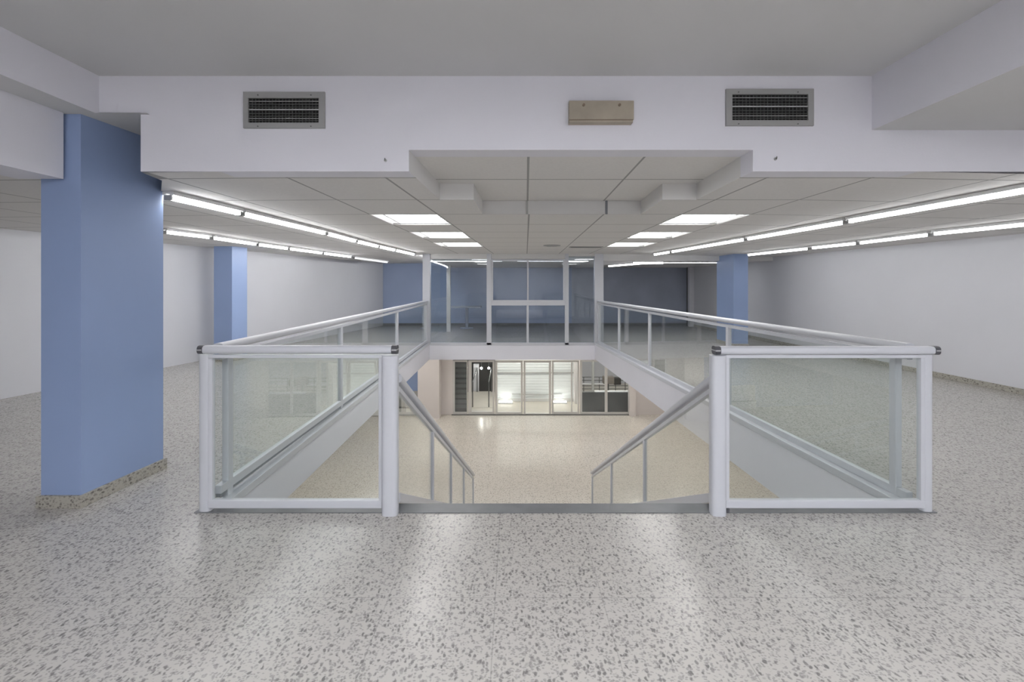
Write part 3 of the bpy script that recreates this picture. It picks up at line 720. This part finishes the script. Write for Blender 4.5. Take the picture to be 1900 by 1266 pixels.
# ---- what stands outside the shop front
YO = YS+.15
bm = B(); quad(bm, [(-9, YO, LOW), (9, YO, LOW), (9, 24, LOW), (-9, 24, LOW)]); struct(obj('floor_pavement', bm, 'pave'))
bm = B(); box(bm, -9, 9, YO, 19.3, zlo+.1, zlo+.2); struct(obj('ceiling_porch', bm, 'plain'))
# slatted dark panel behind the narrow pane
t = thing('slatted_screen', (X_(855, 17.1), 17.1, LOW), 'dark grey slatted screen behind the narrow leftmost pane', 'screen')
bm = B(); box(bm, X_(838, 17.1), X_(868, 17.1), 17.1, 17.12, LOW, Z_(660, 17.1)); obj('backing', bm, 'darkgrey', t)
for i in range(9):
    yy = 676+i*9.5
    bm = B(); y_ = 17.07; hexa(bm, [(X_(840, y_), y_-.05, Z_(yy+5, y_)), (X_(867, y_), y_-.05, Z_(yy+5, y_)), (X_(867, y_), y_+.03, Z_(yy+5, y_)), (X_(840, y_), y_+.03, Z_(yy+5, y_)),
                                 (X_(840, y_), y_+.0, Z_(yy, y_)), (X_(867, y_), y_+.0, Z_(yy, y_)), (X_(867, y_), y_+.03, Z_(yy, y_)), (X_(840, y_), y_+.03, Z_(yy, y_))])
    obj('slat', bm, 'vane', t)
# rolling shutter
YR = 18.6
t = thing('rolling_shutter', (X_(990, YR), YR, LOW), 'white lit rolling shutter closed behind the shop doors', 'shutter')
bm = B(); x0, x1 = X_(921, YR), X_(1066, YR); zz = LOW+.12; n = 0
while zz < LOW+2.7:
    v = [(x0, YR, zz), (x1, YR, zz), (x1, YR-.007, zz+.06), (x0, YR-.007, zz+.06), ]
    quad(bm, v); quad(bm, [(x0, YR-.007, zz+.06), (x1, YR-.007, zz+.06), (x1, YR, zz+.11), (x0, YR, zz+.11)]); zz += .11
obj('slatted_curtain', bm, 'shutter', t)
bm = B(); box(bm, x0, x1, YR-.03, YR+.02, LOW+.005, LOW+.12); obj('bottom_bar', bm, 'frame', t)
bm = B(); box(bm, x0, x1, YR-.035, YR-.019, Z_(693, YR), Z_(690, YR)); obj('lock_rail', bm, 'greymid', t)
bm = B(); box(bm, X_(950, YR), x1-.5, YR-.045, YR-.019, Z_(732, YR), Z_(730.5, YR)); obj('dark_bar', bm, 'greymid', t)
bm = B(); box(bm, X_(1066, 18.3), X_(1078, 18.3), 18.2, 18.7, LOW, zlo)
tag(obj('cream_pillar', bm, 'warmwall'), 'cream pillar right of the lit rolling shutter', 'pillar')
# entrance lamps: linear fittings on the pavement side, the porch ones added
for px, s_ in ((938, 'left'), (1038, 'right')):
    p = at(px, 738, 18.35); t = thing('floor_uplight', (p.x, 18.3, LOW), 'low bright lamp at the foot of the shutter, %s one' % s_, 'lamp', 'lamps at the shutter foot')
    bm = B(); box(bm, p.x-.28, p.x+.28, 18.2, 18.34, LOW+.0, LOW+.06); obj('base', bm, 'white', t)
    bm = B(); box(bm, p.x-.26, p.x+.26, 18.21, 18.33, LOW+.06, LOW+.10); obj('lens', bm, 'glow', t, bevel=.01)
for x in (-1.6, -.2, 1.1, 2.6, 3.8):  # added lamps, brighten what shows through the shop doors
    t = thing('porch_fill_lamp', (x, 17.7, zlo+.1), 'added fill lamp under the porch ceiling, %s from the left' % {-1.6: 'first', -.2: 'second', 1.1: 'third', 2.6: 'fourth', 3.8: 'fifth'}[x], 'lamp', 'added porch fill lamps')
    bm = B(); box(bm, x-.3, x+.3, 17.6, 17.8, zlo+.04, zlo+.1); obj('housing', bm, 'white', t)
    bm = B(); box(bm, x-.27, x+.27, 17.62, 17.78, zlo+.035, zlo+.04); obj('diffuser', bm, 'out', t)
# ramp with handrail behind the leftmost door
t = thing('entrance_ramp', (X_(895, 19), 19, LOW), 'pale entrance ramp with dark handrails behind the leftmost door', 'ramp')
bm = B(); hexa(bm, [(X_(876, 17.6), 17.6, LOW+.002), (X_(915, 17.6), 17.6, LOW+.002), (X_(915, 20), 20, LOW+.002), (X_(876, 20), 20, LOW+.002),
                    (X_(876, 17.6), 17.6, LOW+.01), (X_(915, 17.6), 17.6, LOW+.01), (X_(915, 20), 20, LOW+.08), (X_(876, 20), 20, LOW+.08)]); obj('slope', bm, 'pave', t)
for px in (877, 907):
    bm = B()
    rod(bm, (X_(px, 17.7), 17.7, LOW+.0), (X_(px, 17.7), 17.7, LOW+.95), .022); rod(bm, (X_(px, 17.7), 17.7, LOW+.95), (X_(px, 17.7), 19.9, LOW+1.1), .022)
    rod(bm, (X_(px, 17.7), 19.9, LOW+.08), (X_(px, 17.7), 19.9, LOW+1.1), .022); obj('handrail', bm, 'rod', t, smooth=True)
bm = B(); box(bm, X_(860, 20.2), X_(918, 20.2), 20.2, 20.3, LOW, zlo+.1); tag(obj('dark_backdrop', bm, 'black'), 'black panel standing in for the darkness at the end of the ramp', 'backdrop')  # black sheet gives the darkness behind the ramp by colour
bm = B(); box(bm, X_(878, 19.9), X_(888, 19.9), 20.02, 20.18, LOW, LOW+1.25); tag(obj('pale_cabinet', bm, 'wall'), 'pale upright cabinet at the top of the entrance ramp', 'cabinet')
for px in (893, 907):
    p = at(px, 683.5, 19.6); t = thing('spot_lamp', (p.x, 19.6, p.z), 'small bright round lamp over the ramp, %s one' % ('left' if px < 900 else 'right'), 'lamp', 'round lamps over the ramp')
    bm = B(); bmesh.ops.create_uvsphere(bm, u_segments=16, v_segments=10, radius=.045); bmesh.ops.translate(bm, verts=bm.verts[:], vec=(p.x, 19.6, p.z)); obj('globe', bm, 'out', t, smooth=True)
    bm = B(); rod(bm, (p.x, 19.6, p.z+.05), (p.x, 19.6, zlo+.1), .012); obj('stem', bm, 'rod', t)
# street side at the right
t = thing('low_wall', (X_(1120, 17), 17.05, LOW), 'dark grey low wall with a white coping outside the right window', 'low wall')
bm = B(); box(bm, X_(1078, 17), X_(1240, 17), 16.98, 17.12, LOW, Z_(728, 17)); obj('wall_body', bm, 'darkgrey', t)
bm = B(); box(bm, X_(1104, 17), X_(1240, 17), 16.96, 17.14, Z_(728, 17), Z_(726.3, 17)); obj('coping', bm, 'white', t)
bm = B(); box(bm, X_(1079, 19.2), X_(1139, 19.2), 19.15, 19.25, Z_(713.5, 19.2), Z_(711.5, 19.2)); tag(obj('white_rail', bm, 'white'), 'white horizontal rail behind the right window', 'rail')
bm = B(); rod(bm, (X_(1100, 19), 19, LOW), (X_(1100, 19), 19, zlo+.1), .055); tag(obj('grey_pole', bm, 'greymid', smooth=True), 'grey round pole behind the right window', 'pole')
bm = B(); box(bm, -2, 9, 22, 22.1, LOW, zlo+.1); tag(obj('street_wall', bm, 'wall'), 'grey wall across the street behind the right window', 'wall')
t = thing('brown_crate', (X_(1130, 18.8), 18.8, LOW), 'brown crate on a stand behind the right window', 'crate')
bm = B(); box(bm, X_(1119, 18.8), X_(1139, 18.8), 18.7, 19.0, Z_(712, 18.8), Z_(699, 18.8)); obj('crate_body', bm, 'brown', t, bevel=.02)
bm = B(); box(bm, X_(1139, 18.8), X_(1152, 18.8), 18.75, 18.95, Z_(714, 18.8), Z_(702, 18.8)); obj('dark_end', bm, 'black', t, bevel=.02)
bm = B(); rod(bm, (X_(1129, 18.8), 18.85, LOW), (X_(1129, 18.8), 18.85, Z_(712, 18.8)), .03); obj('stand', bm, 'rod', t)
t = thing('street_railing', (X_(1140, 19.4), 19.4, LOW), 'thin dark street railing behind the right window', 'railing')
for py in (700, 706, 716, 722):
    bm = B(); rod(bm, (X_(1080, 19.4), 19.4, Z_(py, 19.4)), (X_(1200, 19.4), 19.4, Z_(py, 19.4)), .014); obj('rail', bm, 'rod', t)
for px in (1083, 1112, 1142, 1160):
    bm = B(); rod(bm, (X_(px, 19.4), 19.4, LOW), (X_(px, 19.4), 19.4, Z_(700, 19.4)), .016); obj('post', bm, 'rod', t)
